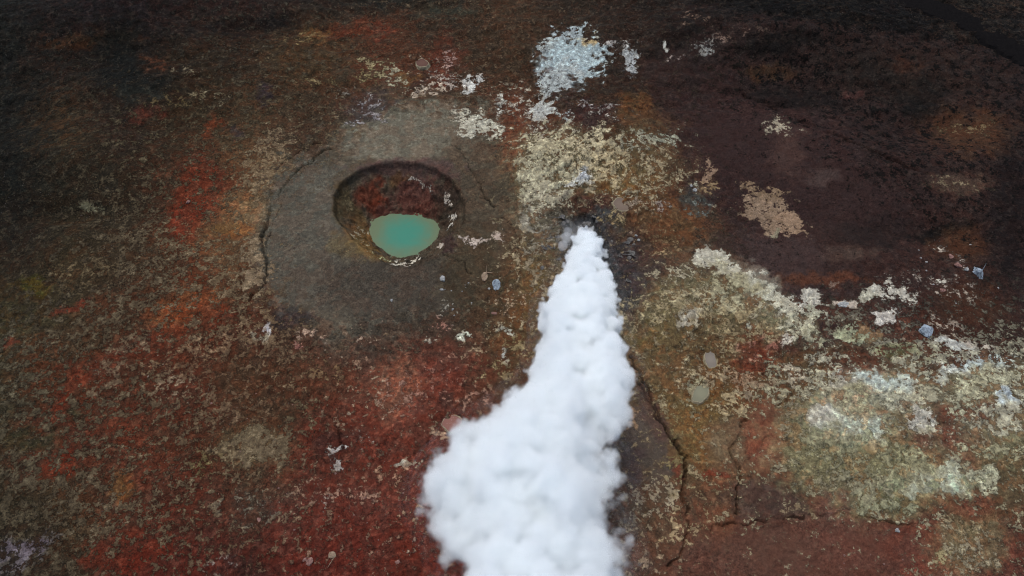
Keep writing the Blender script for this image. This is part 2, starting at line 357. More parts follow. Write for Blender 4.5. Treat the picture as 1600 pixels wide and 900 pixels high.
# bleached mineral crusts, plus a sunlit gap on the dark slope (u, v, ru, rv, turn, colour, cover, softness)
crusts_and_sunlit_gap = [
    (848,215,34,40,0,(168,164,150),.6,.45), (900,205,60,24,10,(164,158,142),.5,.5), (945,180,44,9,6,(168,164,164),.45,.5), (820,165,26,30,0,(168,160,150),.45,.5), (1165,440,70,22,30,(178,182,178),.7,.35),
    (1255,478,46,14,22,(176,180,180),.6,.4), (1345,590,60,20,15,(176,182,178),.6,.45), (1545,630,50,30,0,(172,176,170),.55,.45), (1430,745,80,20,-4,(168,176,166),.55,.45),
    (850,345,50,38,0,(150,146,126),.55,.5), (830,392,36,42,0,(142,134,114),.55,.5), (1000,305,70,42,0,(160,150,122),.52,.5), (1045,425,50,36,0,(142,130,104),.42,.5), (975,225,90,30,0,(160,152,128),.5,.5),
    (870,215,50,26,-10,(168,162,142),.6,.45), (1010,385,60,30,0,(140,124,100),.35,.5), (985,490,34,50,0,(156,142,108),.5,.5), (1090,440,90,30,18,(154,148,126),.55,.5), (1180,485,90,28,22,(160,158,138),.6,.5),
    (1330,560,110,18,10,(150,146,120),.45,.5), (1480,600,120,60,8,(160,162,142),.5,.5), (1390,650,120,60,10,(156,158,136),.5,.5), (1290,560,40,24,0,(160,158,140),.5,.5),
    (600,660,60,30,0,(150,112,94),.3,.5), (740,560,50,40,0,(150,120,92),.35,.5), (470,600,60,30,0,(120,90,62),.3,.5), (560,620,60,50,0,(140,104,82),.3,.6),
    (895,88,52,42,0,(158,178,192),0.93,.22), (868,128,34,22,-30,(160,172,182),0.70,.35), (848,166,20,17,0,(165,172,178),0.85,.3), (842,200,20,20,0,(175,172,165),0.60,.4), (800,140,30,8,0,(160,150,130),0.40,.5),
    (880,180,20,8,0,(170,180,188),0.60,.4), (925,163,34,6,0,(160,158,165),0.50,.5), (845,76,18,9,0,(160,172,180),0.45,.4), (878,52,26,10,0,(150,165,178),0.55,.4), (925,62,12,7,0,(175,150,100),0.50,.4),
    (985,95,13,26,-14,(158,166,176),0.70,.4), (965,68,24,9,0,(160,160,165),0.50,.4), (1041,78,7,16,-8,(170,175,178),0.85,.3), (1110,66,30,11,-22,(138,142,146),0.62,.5), (1066,91,28,7,0,(140,125,128),0.35,.5), (1155,50,36,12,-10,(112,84,76),0.35,.5), (1085,25,26,14,10,(110,84,72),0.30,.5),
    (748,197,40,18,10,(178,182,170),0.75,.3), (722,180,14,14,0,(178,178,165),0.60,.4), (778,165,12,16,0,(170,172,170),0.60,.4), (700,125,46,15,8,(180,165,160),0.50,.5), (737,135,16,14,0,(185,190,195),0.65,.4), (668,140,36,12,-5,(178,160,145),0.55,.4), (700,92,16,18,0,(165,120,115),0.50,.5),
    (590,105,36,18,20,(150,136,92),0.55,.5), (565,118,20,10,0,(140,128,80),0.45,.5), (620,125,20,18,0,(150,145,120),0.45,.5), (585,172,34,20,25,(140,140,150),0.42,.5), (565,187,16,8,0,(150,150,160),0.50,.4), (545,145,26,10,0,(130,124,120),0.35,.5),
    (650,100,15,15,0,(170,130,110),0.25,.6), (485,125,24,10,0,(128,108,66),0.40,.5), (290,110,24,9,0,(120,108,84),0.40,.5), (320,150,36,13,5,(118,106,80),0.42,.5), (400,92,30,8,0,(110,92,66),0.35,.5), (470,60,30,8,0,(130,104,60),0.40,.5),
    (885,255,90,55,10,(172,165,132),0.74,.3), (845,290,48,48,0,(168,166,138),0.72,.3), (935,235,50,40,0,(176,166,132),0.70,.35), (1010,265,70,42,10,(158,142,108),0.50,.4), (1028,218,44,12,4,(138,146,130),0.55,.4), (990,225,30,14,0,(150,150,130),0.50,.4),
    (908,287,30,8,-8,(190,196,200),0.75,.4), (912,275,10,9,0,(178,188,205),0.70,.4), (960,270,30,35,0,(176,160,120),0.55,.4), (862,315,40,26,0,(165,162,140),0.55,.4), (820,348,15,24,-10,(140,138,128),0.80,.3), (800,400,30,40,0,(150,132,100),0.35,.5),
    (1035,320,16,14,0,(165,150,150),0.55,.4), (985,318,20,12,0,(140,122,108),0.55,.3), (960,345,30,12,0,(160,140,96),0.50,.4), (935,318,30,16,0,(150,132,104),0.40,.5), (1085,322,30,22,0,(96,104,106),0.40,.5), (1095,290,10,9,0,(160,165,150),0.40,.4), (1120,325,14,10,0,(140,128,108),0.45,.4),
    (995,375,14,14,0,(160,155,130),0.35,.5), (870,365,30,34,0,(116,112,104),0.50,.5), (850,400,26,26,0,(120,116,104),0.45,.5), (840,430,20,34,0,(134,118,92),0.50,.4), (1010,360,40,30,0,(130,96,64),0.35,.5), (1050,380,30,26,0,(140,110,74),0.40,.5),
    (1202,328,54,30,28,(132,106,86),0.78,.2), (1190,298,40,12,10,(124,98,74),0.45,.4), (1235,350,20,16,10,(138,108,86),0.85,.2), (1213,360,9,6,0,(130,128,105),0.70,.4), (1108,268,7,20,-8,(140,108,88),0.75,.2), (1115,293,13,9,0,(140,112,76),0.60,.3),  # tan patch on the slope: sunlit gap in the painted shadow
    (1217,197,25,17,10,(160,152,134),0.55,.45), (1230,212,20,9,0,(160,150,132),0.40,.5), (1505,200,44,13,0,(120,96,62),0.40,.5), (1490,285,44,12,8,(130,112,84),0.30,.5),
    (1115,405,30,18,18,(176,178,168),0.92,.3), (1150,432,40,17,30,(176,178,164),0.92,.3), (1198,458,46,15,26,(174,180,168),0.92,.3), (1240,482,36,13,24,(174,176,160),0.79,.35), (1130,450,50,26,20,(150,146,112),0.67,.5),
    (1272,470,16,18,0,(172,174,172),0.92,.35), (1275,495,24,14,0,(155,160,142),0.73,.4), (1318,475,14,6,0,(180,168,160),0.95,.3), (1360,462,22,14,0,(172,176,162),0.92,.35), (1395,456,40,13,8,(178,180,176),0.65,.35), (1378,495,20,8,10,(180,180,182),0.92,.35), (1390,485,8,8,0,(170,170,170),0.61,.5),
    (1470,388,18,12,10,(175,165,160),0.32,.5), (1495,412,24,8,25,(182,172,172),0.42,.5), (1462,440,50,14,5,(165,150,146),0.22,.6), (1490,462,34,10,10,(165,150,140),0.25,.6), (1420,430,60,8,5,(160,150,145),0.20,.6), (1465,436,9,5,0,(175,175,170),0.60,.4),
    (1492,536,30,8,5,(174,180,184),0.92,.35), (1540,540,30,6,10,(175,168,158),0.43,.5), (1480,505,30,14,30,(160,140,130),0.30,.6), (1310,440,24,6,0,(130,100,88),0.43,.5),
    (1060,470,60,26,0,(165,155,120),0.61,.5), (1075,500,22,20,0,(172,170,160),0.79,.4), (1030,490,30,30,0,(155,140,100),0.61,.5), (1140,480,40,30,0,(160,160,130),0.73,.5), (1200,520,50,26,0,(160,150,112),0.61,.5), (1150,520,60,40,0,(150,130,90),0.55,.6),
    (1250,510,30,20,20,(170,172,150),0.73,.4), (1335,525,24,14,0,(156,168,134),0.67,.4), (1225,535,10,14,0,(178,174,170),0.73,.4), (1175,508,8,8,0,(175,180,165),0.92,.4), (1280,525,20,12,0,(160,162,134),0.61,.5), (1400,548,40,12,0,(130,134,96),0.55,.5),
    (1100,585,60,26,0,(165,140,104),0.51,.5), (1085,560,14,14,0,(160,145,110),0.49,.5), (1090,612,26,26,0,(165,160,126),0.67,.4), (1135,630,50,22,0,(165,145,105),0.55,.5), (1170,590,30,16,0,(150,112,84),0.49,.5), (1185,545,30,14,0,(165,90,76),0.49,.5),
    (1290,592,34,22,10,(165,164,140),0.73,.4), (1325,600,24,16,20,(178,178,172),0.79,.4), (1370,605,44,20,28,(178,192,196),0.95,.35), (1415,612,30,24,10,(178,190,190),0.88,.4), (1400,628,30,16,0,(165,170,150),0.73,.4), (1240,585,18,12,0,(170,160,140),0.67,.4),
    (1305,655,52,26,8,(170,180,170),0.88,.45), (1340,668,30,20,0,(168,180,175),0.79,.45), (1275,645,16,12,0,(172,174,168),0.79,.4), (1372,665,14,32,-22,(168,180,176),0.88,.4), (1340,625,34,20,10,(158,156,120),0.61,.5), (1240,680,30,60,0,(140,128,100),0.51,.6),
    (1500,575,34,16,5,(170,176,178),0.85,.4), (1545,568,50,12,0,(165,180,190),0.73,.4), (1560,590,50,22,0,(165,168,140),0.76,.45), (1478,598,16,18,0,(168,176,176),0.79,.4), (1520,612,44,22,10,(170,172,140),0.79,.4), (1578,628,22,20,0,(172,188,205),0.95,.35),
    (1500,638,60,16,0,(165,168,140),0.55,.5), (1450,622,30,20,0,(165,165,140),0.73,.45), (1440,660,22,22,20,(176,178,176),0.76,.4), (1455,680,20,10,0,(172,172,150),0.61,.4), (1560,660,46,30,0,(160,160,140),0.61,.5), (1545,705,60,20,0,(156,156,120),0.59,.5), (1465,690,50,10,0,(160,140,118),0.37,.5),
    (1465,745,66,18,-6,(166,178,160),0.92,.4), (1425,765,26,9,0,(166,186,172),0.95,.4), (1480,762,20,12,0,(170,190,178),0.95,.35), (1540,750,40,22,0,(160,164,136),0.73,.45), (1355,785,20,16,0,(165,160,128),0.79,.4), (1395,790,60,16,0,(130,136,104),0.61,.5),
    (1345,735,110,44,0,(140,138,108),0.61,.6), (1390,720,60,30,0,(146,146,108),0.61,.6), (1300,700,60,30,0,(138,138,104),0.61,.6), (1280,760,40,24,0,(140,134,104),0.49,.6), (1510,822,40,16,0,(150,130,90),0.49,.5), (1500,862,60,34,0,(140,130,104),0.55,.55), (1475,870,10,20,0,(150,138,92),0.61,.4), (1250,800,50,10,0,(140,116,86),0.37,.5),
    (590,600,24,26,15,(165,140,110),0.45,.5), (600,630,44,18,-10,(168,140,112),0.42,.5), (640,620,50,40,0,(160,108,92),0.40,.6), (690,590,44,40,0,(160,92,80),0.35,.6), (695,680,40,12,15,(170,130,106),0.40,.5), (740,625,40,22,0,(165,110,94),0.38,.5), (705,560,20,8,0,(160,100,84),0.30,.5),
    (480,523,20,9,8,(178,140,122),0.50,.4), (466,540,10,8,0,(175,100,92),0.60,.4), (500,580,30,18,0,(120,84,52),0.35,.5), (560,560,30,10,0,(140,100,80),0.28,.5), (575,530,16,6,0,(176,140,122),0.45,.4), (610,520,30,8,0,(140,110,84),0.30,.5), (690,510,16,12,0,(175,110,96),0.42,.5),
    (815,530,40,30,0,(150,128,82),0.52,.5), (800,505,40,16,0,(160,142,112),0.42,.5), (800,472,36,22,0,(165,135,108),0.38,.5), (790,515,18,9,25,(170,175,170),0.75,.35), (785,560,9,16,-20,(175,182,190),0.60,.4), (770,575,30,16,0,(150,128,84),0.40,.5), (725,520,16,8,10,(180,188,180),0.60,.4), (860,450,20,60,0,(142,124,98),0.50,.5),
    (790,595,26,20,0,(140,116,76),0.42,.5), (705,480,20,22,0,(165,165,160),0.28,.5), (668,528,14,5,0,(170,160,150),0.40,.5),
    (745,380,26,5,-4,(176,160,158),0.75,.35), (778,370,15,9,0,(176,156,150),0.50,.4), (775,345,12,8,0,(176,160,155),0.50,.4), (770,320,6,12,0,(165,155,130),0.50,.4), (760,300,40,50,0,(110,96,70),0.12,.6),
    (410,517,9,16,18,(172,178,195),0.65,.35), (405,530,10,8,0,(140,130,110),0.40,.5), (528,700,13,5,0,(188,188,194),0.60,.4), (532,722,8,9,0,(188,188,194),0.70,.35), (520,718,14,14,0,(140,132,136),0.25,.5), (622,726,14,6,12,(178,182,172),0.78,.35), (655,730,24,9,0,(158,138,116),0.35,.5), (570,685,26,9,0,(170,150,145),0.30,.5),
    (400,700,60,34,10,(112,94,68),0.75,.4), (395,672,70,12,-15,(108,92,66),0.55,.4), (440,690,30,40,0,(106,88,64),0.55,.5), (350,710,22,22,0,(112,92,64),0.45,.5), (320,735,18,26,-20,(110,92,52),0.45,.5), (470,650,34,20,30,(100,84,58),0.35,.5),
    (545,770,80,24,0,(160,110,92),0.36,.6), (600,745,50,16,0,(165,112,86),0.40,.5), (500,800,8,16,30,(170,150,148),0.50,.5), (640,790,44,26,0,(150,112,84),0.36,.5), (590,820,30,14,0,(150,110,84),0.28,.5), (655,862,24,18,0,(150,116,100),0.30,.5), (340,880,26,12,0,(130,110,112),0.28,.5),
    (20,870,40,22,-20,(96,92,102),0.30,.5), (50,855,30,12,-20,(90,84,96),0.30,.5), (390,790,50,30,0,(110,100,86),0.15,.6), (430,790,10,8,0,(160,140,145),0.30,.5),
    (1035,770,44,40,0,(165,150,124),0.51,.5), (1000,790,40,44,0,(150,132,108),0.46,.5), (1055,822,24,28,0,(168,140,100),0.49,.5), (1020,870,46,24,0,(150,120,96),0.39,.5), (1100,800,30,50,0,(150,120,84),0.30,.5), (985,650,14,26,0,(150,110,76),0.49,.5), (1060,700,30,60,0,(130,112,66),0.37,.6), (1170,620,10,10,0,(140,120,96),0.37,.5),
    (650,278,24,6,22,(176,170,168),0.50,.4), (672,290,14,6,25,(170,166,164),0.42,.5), (698,310,5,14,-14,(180,172,168),0.60,.4), (712,343,7,9,-20,(190,190,190),0.72,.35), (706,353,12,3,-35,(195,195,195),0.75,.35), (683,383,7,6,-45,(186,178,176),0.75,.35),
    (560,362,14,6,45,(170,158,130),0.42,.5), (578,384,16,4,40,(165,158,120),0.50,.5), (595,402,10,4,25,(165,172,120),0.65,.4), (615,410,22,3,-8,(196,196,190),0.70,.4), (640,403,14,2.6,-25,(196,196,190),0.80,.4), (633,414,10,3,5,(196,190,184),0.80,.4), (603,310,6,30,10,(140,122,110),0.20,.5), (585,348,10,12,0,(110,100,110),0.35,.5), (545,320,12,26,0,(110,96,66),0.35,.5),
    (180,565,70,24,-30,(112,84,62),0.45,.5), (300,545,90,14,-18,(128,92,64),0.42,.5), (300,580,50,30,0,(110,74,50),0.35,.6), (265,600,30,18,0,(140,112,86),0.25,.5), (120,420,50,20,0,(96,78,50),0.35,.6), (400,400,24,50,0,(124,102,76),0.70,.4), (395,440,24,22,0,(126,104,78),0.72,.3), (430,230,60,30,-35,(120,98,72),0.62,.4), (400,270,50,30,-30,(122,98,68),0.60,.4),
    (300,355,30,14,0,(130,90,60),0.25,.5), (135,325,26,9,0,(92,92,70),0.60,.5), (260,160,40,20,0,(96,78,44),0.30,.5),
]

PU, PV = project(GX, GY, GZ)
front = (GY * CP - (GZ - CAM_H) * SP) > 3
win = front & (PU > -900) & (PU < 2500) & (PV > -500) & (PV < 1500)
# fray the borders with noise that lives on the ground
w1x = fbm(GX, GY, 1 / 2.2, 5, 21, .62); w1y = fbm(GX, GY, 1 / 2.2, 5, 22, .62)
w2x = fbm(GX, GY, 1 / 7.0, 3, 23, .55); w2y = fbm(GX, GY, 1 / 7.0, 3, 24, .55)
fr = fbm(GX, GY, 1 / 1.1, 5, 25, .65)
WU = PU + 26 * w1x + 14 * w2x; WV = PV + 19 * w1y + 11 * w2y

def lattice(tab, u, v, step):
    ny, nx, _ = tab.shape
    fx = np.clip(u / step, 0, nx - 1.001); fy = np.clip(v / step, 0, ny - 1.001)
    ix = fx.astype(int); iy = fy.astype(int)
    tx = sstep(0, 1, fx - ix)[:, None] * .5 + (fx - ix)[:, None] * .5
    ty = sstep(0, 1, fy - iy)[:, None] * .5 + (fy - iy)[:, None] * .5
    return (tab[iy, ix] * (1 - tx) + tab[iy, ix + 1] * tx) * (1 - ty) + (tab[iy + 1, ix] * (1 - tx) + tab[iy + 1, ix + 1] * tx) * ty

LU = np.where(win, PU + 60 * w2x + 28 * w1x, 200 + 8 * GX); LV = np.where(win, PV + 45 * w2y + 22 * w1y, 300 + 60 * w2x)
base = lattice(BT, LU, LV, 100.0).astype(np.float32)
cr = lattice(CT, LU, LV, 200.0).astype(np.float32)
ccol, ccov = cr[:, :3].copy(), cr[:, 3].copy()

def patch_weight(p, ragged):
    u, v, ru, rv, turn, _, st, so = p
    R_ = max(ru, rv) * 1.6 + 40
    idx = np.nonzero(win & (np.abs(PU - u) < R_) & (np.abs(PV - v) < R_))[0]
    du, dv = WU[idx] - u, WV[idx] - v
    c, s = math.cos(R(turn)), math.sin(R(turn))
    a = (du * c + dv * s) / ru; b = (-du * s + dv * c) / rv
    d = np.sqrt(a * a + b * b) + ragged * (fr[idx] + .5 * w1x[idx])
    return idx, (st * (1 - sstep(1 - so, 1 + so, d))).astype(np.float32)

areas = [  # (outline, colour, strength, softness px)
    ([(560,205),(640,178),(700,168),(742,215),(790,262),(800,340),(790,415),(740,468),(640,492),(520,505),(440,476),(414,440),(411,390),(422,340),(450,290),(492,250)], (71,65,55), .66, 22),
    ([(1000,100),(1028,185),(1065,212),(1108,248),(1120,300),(1126,350),(1112,385),(1160,402),(1202,440),(1290,464),(1420,452),(1470,500),(1600,530),(1800,420),(1750,150),(1600,90),(1400,50),(1180,20),(1080,60)], (46,34,33), .72, 9),  # dark slope: cloud shadow painted over dark soil, with a crisp border
    ([(1105,824),(1250,812),(1345,808),(1405,824),(1440,838),(1405,900),(1430,980),(960,980),(1060,885)], (74,50,43), .75, 8),
    ([(1150,770),(1175,748),(1205,760),(1250,790),(1345,800),(1250,808),(1152,815)], (66,50,46), .6, 7),
    ([(1100,660),(1160,655),(1200,620),(1225,640),(1215,720),(1190,740),(1150,735),(1105,740)], (84,64,52), .5, 8),
]
calm_area = np.zeros_like(GX)
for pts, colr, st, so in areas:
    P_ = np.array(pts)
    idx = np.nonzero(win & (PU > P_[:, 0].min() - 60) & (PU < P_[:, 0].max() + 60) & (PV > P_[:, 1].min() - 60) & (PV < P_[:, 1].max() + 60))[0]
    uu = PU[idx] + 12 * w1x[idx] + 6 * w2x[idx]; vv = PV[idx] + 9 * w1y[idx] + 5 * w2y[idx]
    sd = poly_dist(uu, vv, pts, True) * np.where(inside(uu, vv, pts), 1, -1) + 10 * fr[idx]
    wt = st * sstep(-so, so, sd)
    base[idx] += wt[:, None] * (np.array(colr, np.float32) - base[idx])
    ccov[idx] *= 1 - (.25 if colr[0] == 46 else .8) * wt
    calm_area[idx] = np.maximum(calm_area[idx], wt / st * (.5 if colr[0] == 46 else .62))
for p in soil_and_shade:
    idx, wt = patch_weight(p, .8)
    cc_ = np.array(p[5], np.float32)
    if cc_[0] > 1.8 * cc_[1]:                      # iron reds: earthy rather than bright
        cc_ = cc_ * .62 + np.array([76, 42, 31]) * .38; wt = wt * .8
    base[idx] += wt[:, None] * (cc_ - base[idx])
    ccov[idx] *= 1 - .45 * wt
for p in crusts_and_sunlit_gap:
    idx, wt = patch_weight(p[:7] + (min(.6, p[7] * 1.1),), 1.0)
    k = np.clip(wt / max(p[6], .01), 0, 1)[:, None]
    ccol[idx] += k * (np.array(p[5], np.float32) - ccol[idx])
    ccov[idx] = ccov[idx] + (wt - ccov[idx]) * k[:, 0] * (wt > ccov[idx] * k[:, 0])

# wet cracks: darker soil in the groove
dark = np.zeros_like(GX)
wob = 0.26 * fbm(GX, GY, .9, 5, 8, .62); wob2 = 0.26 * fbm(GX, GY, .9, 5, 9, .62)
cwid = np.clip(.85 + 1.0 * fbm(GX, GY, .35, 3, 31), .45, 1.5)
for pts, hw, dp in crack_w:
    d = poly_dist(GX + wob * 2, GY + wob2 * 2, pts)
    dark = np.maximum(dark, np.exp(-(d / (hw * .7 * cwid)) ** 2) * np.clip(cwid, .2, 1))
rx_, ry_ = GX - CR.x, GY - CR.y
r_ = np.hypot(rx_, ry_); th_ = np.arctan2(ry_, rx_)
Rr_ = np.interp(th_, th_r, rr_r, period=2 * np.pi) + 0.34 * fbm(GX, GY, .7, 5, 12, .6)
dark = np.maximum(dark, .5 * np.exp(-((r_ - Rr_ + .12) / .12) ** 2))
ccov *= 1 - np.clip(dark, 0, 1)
base[:, 1] += .16 * np.maximum(0, base[:, 0] - 1.75 * base[:, 1])
def mute(c, f):
    m = c.mean(1, keepdims=True); return c + (m - c) * f
base = base * (np.maximum(base.mean(1, keepdims=True), 8) / 50) ** .18
base = mute(base, .06); ccol = np.where(ccol[:, 2:] < ccol[:, :1], mute(ccol, .42) * 1.05, ccol * 1.05 * np.array([1.0, 1.0, 1.0], np.float32))
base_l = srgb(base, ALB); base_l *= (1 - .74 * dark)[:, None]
crust_l = srgb(ccol, ALB * np.array([.84, .85, .80]))
# keep crust detail calm on the grey apron and the dark slope
calm = np.clip(gauss(GX, GY, at(560, 360), 8, 7) * .8, 0, .7)
# lighter and darker radial streaks down the apron
pth, prr = np.arctan2(GY - CR.y, GX - CR.x), np.hypot(GX - CR.x, GY - CR.y)
streak = fbm(pth * 9 / np.pi * 2, prr * .22, 1.0, 4, 61, .6) + .5 * fbm(pth * 30, prr * .35, 1.0, 3, 62)
apr = sstep(4.5, 6.5, prr) * (1 - sstep(9, 14, prr))
base_l *= (1 + .42 * streak * apr)[:, None]
for (u, v, a, b) in [(1015,690,2.3,3.4), (1180,230,9,8), (1290,320,10,8), (1250,410,7,4), (1240,860,9,2.5)]:
    calm = np.maximum(calm, np.clip(gauss(GX, GY, at(u, v), a, b) * 1.2, 0, 1))

def grid_mesh(name, xs, ys, zs, nx, ny):
    me = bpy.data.meshes.new(name)
    co = np.stack([xs, ys, zs], 1).astype(np.float32)
    me.vertices.add(len(co)); me.vertices.foreach_set('co', co.ravel())
    i = np.arange(nx * ny).reshape(ny, nx)
    q = np.stack([i[1:, :-1], i[1:, 1:], i[:-1, 1:], i[:-1, :-1]], -1).reshape(-1, 4)
    me.loops.add(q.size); me.loops.foreach_set('vertex_index', q.ravel().astype(np.int32))
    me.polygons.add(len(q))
    me.polygons.foreach_set('loop_start', np.arange(0, q.size, 4, dtype=np.int32))
    me.update(calc_edges=True)
    me.polygons.foreach_set('use_smooth', np.ones(len(q), bool))
    me.validate()
    return me

gm = grid_mesh('ground', GX, GY, GZ, len(us), len(vs))
def put_attr(me, name, rgb, a):
    at_ = me.color_attributes.new(name, 'FLOAT_COLOR', 'POINT')
    at_.data.foreach_set('color', np.concatenate([rgb, a[:, None]], 1).astype(np.float32).ravel())
calm = np.maximum(calm, calm_area)
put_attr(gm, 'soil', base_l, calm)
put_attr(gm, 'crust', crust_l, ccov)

# ------------------------------------------------------------------ materials
class NT:
    def __init__(s, name):
        s.m = bpy.data.materials.new(name); s.m.use_nodes = True
        s.t = s.m.node_tree; s.t.nodes.clear()
        s.out = s.n('ShaderNodeOutputMaterial')
    def n(s, k, **kw):
        o = s.t.nodes.new(k)
        for a, b in kw.items(): setattr(o, a, b)
        return o
    def l(s, a, b): s.t.links.new(a, b)
    def put(s, sock, v):
        if hasattr(v, 'is_linked') or hasattr(v, 'links'): s.l(v, sock)
        else: sock.default_value = v
    def math(s, op, a, b=0.0, c=None, clamp=False):
        o = s.n('ShaderNodeMath', operation=op, use_clamp=clamp)
        s.put(o.inputs[0], a); s.put(o.inputs[1], b)
        if c is not None: s.put(o.inputs[2], c)
        return o.outputs[0]
    def mix(s, f, a, b, mode='MIX'):
        o = s.n('ShaderNodeMix', data_type='RGBA', blend_type=mode)
        s.put(o.inputs[0], f); s.put(o.inputs[6], a); s.put(o.inputs[7], b)
        return o.outputs[2]
    def sep_z(s, v):
        o = s.n('ShaderNodeSeparateXYZ'); s.l(v, o.inputs[0]); return o.outputs[2]
    def noise(s, vec, scale, detail=4, rough=.5, dist=0.0):
        o = s.n('ShaderNodeTexNoise'); s.l(vec, o.inputs['Vector'])
        o.inputs['Scale'].default_value = scale; o.inputs['Detail'].default_value = detail
        o.inputs['Roughness'].default_value = rough; o.inputs['Distortion'].default_value = dist
        return o.outputs['Fac']
    def sm(s, v, a, b):
        o = s.n('ShaderNodeMapRange', interpolation_type='SMOOTHSTEP')
        s.put(o.inputs[0], v); s.put(o.inputs[1], a); s.put(o.inputs[2], b)
        return o.outputs[0]
    def lin(s, v, a, b, c, d):
        o = s.n('ShaderNodeMapRange')
        s.put(o.inputs[0], v); s.put(o.inputs[1], a); s.put(o.inputs[2], b); s.put(o.inputs[3], c); s.put(o.inputs[4], d)
        return o.outputs[0]

def principled(k, col, rough=.9, spec=.25, normal=None):
    p = k.n('ShaderNodeBsdfPrincipled')
    k.put(p.inputs['Base Color'], col); k.put(p.inputs['Roughness'], rough)
    k.put(p.inputs['Specular IOR Level'], spec)
    if normal is not None: k.l(normal, p.inputs['Normal'])
    k.l(p.outputs[0], k.out.inputs['Surface'])
    return p

def ground_material():
    k = NT('mineral_soil')
    pos = k.n('ShaderNodeNewGeometry').outputs['Position']
    so = k.n('ShaderNodeAttribute', attribute_name='soil'); cr_ = k.n('ShaderNodeAttribute', attribute_name='crust')
    calm_ = so.outputs['Alpha']; cov = cr_.outputs['Alpha']
    n1 = k.noise(pos, 1.25, 9, .62, .25)
    n1 = k.lin(n1, .35, .65, 0, 1)
    n3 = k.noise(pos, 4.2, 6, .64, .4)
    nn = k.math('ADD', k.math('MULTIPLY', n1, .56), k.math('MULTIPLY', k.lin(n3, .35, .65, 0, 1), .44))
    th = k.math('SUBTRACT', 1.0, k.math('ADD', k.math('MULTIPLY', cov, .78), .08))
    hard = k.sm(nn, k.math('SUBTRACT', th, .035), k.math('ADD', th, .035))
    hazy = k.sm(nn, k.math('SUBTRACT', th, .28), k.math('ADD', th, .28))
    m = k.math('ADD', k.math('MULTIPLY', hard, .76), k.math('MULTIPLY', hazy, .24))
    # a second soil tone in slow patches, redder or greener than the first
    hue = k.noise(pos, .8, 8, .62, .4)
    s1 = so.outputs['Color']
    warm = k.mix(1.0, s1, (1.20, .96, .86, 1), 'MULTIPLY'); cool = k.mix(1.0, s1, (.84, .98, .98, 1), 'MULTIPLY')
    soil = k.mix(k.math('MULTIPLY_ADD', calm_, -.50, .62), s1, k.mix(k.sm(hue, .47, .53), cool, warm))
    cc = k.mix(k.sm(k.noise(pos, 2.6, 5, .65), .35, .65), k.mix(1.0, cr_.outputs['Color'], (.78, .76, .74, 1), 'MULTIPLY'),
               k.mix(1.0, cr_.outputs['Color'], (1.12, 1.12, 1.13, 1), 'MULTIPLY'))
    col = k.mix(m, soil, cc)
    # small flecks of drier, paler soil and of dark damp soil
    nf = k.noise(pos, 1.7, 9, .66, .4)
    rough_ = k.math('SUBTRACT', 1.0, k.math('MULTIPLY', calm_, .85))
    fk = k.math('MULTIPLY', k.math('MULTIPLY', k.sm(nf, .545, .585), rough_), .55)
    pale = k.mix(1.0, k.mix(1.0, col, (1.85, 1.95, 1.95, 1), 'MULTIPLY'), (.012, .009, .006, 1), 'ADD')
    col = k.mix(fk, col, pale)
    dk = k.math('MULTIPLY', k.math('MULTIPLY', k.math('SUBTRACT', 1.0, k.sm(nf, .40, .45)), rough_), .45)
    col = k.mix(dk, col, k.mix(1.0, col, (.42, .42, .46, 1), 'MULTIPLY'))
    # dark seams round the flakes
    rim = k.math('MULTIPLY', k.sm(nn, k.math('SUBTRACT', th, .12), th), k.math('SUBTRACT', 1.0, hard))
    rim = k.math('MULTIPLY', rim, k.math('SUBTRACT', 1.0, k.math('MULTIPLY', calm_, .8)))
    seam = k.math('SUBTRACT', 1.0, k.math('MULTIPLY', rim, .5))
    # fine wrinkles
    rg = k.math('ABSOLUTE', k.math('SUBTRACT', k.noise(pos, .75, 7, .58, 1.0), .5))
    wr = k.math('MAXIMUM', k.sm(rg, 0.0, .018), k.sm(k.noise(pos, .3, 3, .5), .42, .60))
    wr = k.math('ADD', k.math('MULTIPLY', wr, k.math('MULTIPLY_ADD', calm_, -.34, .42)), k.math('MULTIPLY_ADD', calm_, .34, .58))
    gr = k.noise(pos, 8.0, 6, .78)
    quiet = k.lin(k.noise(pos, .22, 4, .6, .5), .38, .62, .50, 1.0)
    grain = k.math('MULTIPLY_ADD', k.math('SUBTRACT', k.lin(gr, .32, .68, .50, 1.60), 1.0), quiet, 1.0)
    gr2 = k.math('MULTIPLY_ADD', k.math('SUBTRACT', k.lin(k.noise(pos, 3.4, 5, .7), .3, .7, .66, 1.38), 1.0), quiet, 1.0)
    grain = k.math('MULTIPLY', grain, gr2)
    # loose pale grit
    vo = k.n('ShaderNodeTexVoronoi', feature='F1'); k.l(pos, vo.inputs['Vector']); vo.inputs['Scale'].default_value = 3.2
    sz = k.sm(k.noise(pos, .45, 4, .6), .47, .62)
    grit = k.math('MULTIPLY', k.math('SUBTRACT', 1.0, k.sm(vo.outputs['Distance'], .09, .15)), k.math('MULTIPLY', sz, k.math('SUBTRACT', 1.0, calm_)))
    f = k.math('MULTIPLY', k.math('MULTIPLY', grain, wr), seam)
    colx = k.n('ShaderNodeVectorMath', operation='SCALE'); k.l(col, colx.inputs[0]); k.l(f, colx.inputs['Scale'])
    grc = k.mix(.55, cr_.outputs['Color'], (.22, .19, .17, 1))
    final = k.mix(k.math('MULTIPLY', grit, .75), colx.outputs[0], grc)
    # relief
    hgt = k.math('ADD', k.math('MULTIPLY', nn, .9), k.math('MULTIPLY', hard, .22))
    hgt = k.math('ADD', hgt, k.math('MULTIPLY', wr, .25)); hgt = k.math('ADD', hgt, k.math('MULTIPLY', gr, .22))
    hgt = k.math('ADD', hgt, k.math('MULTIPLY', grit, .3))
    b = k.n('ShaderNodeBump'); b.inputs['Distance'].default_value = .16
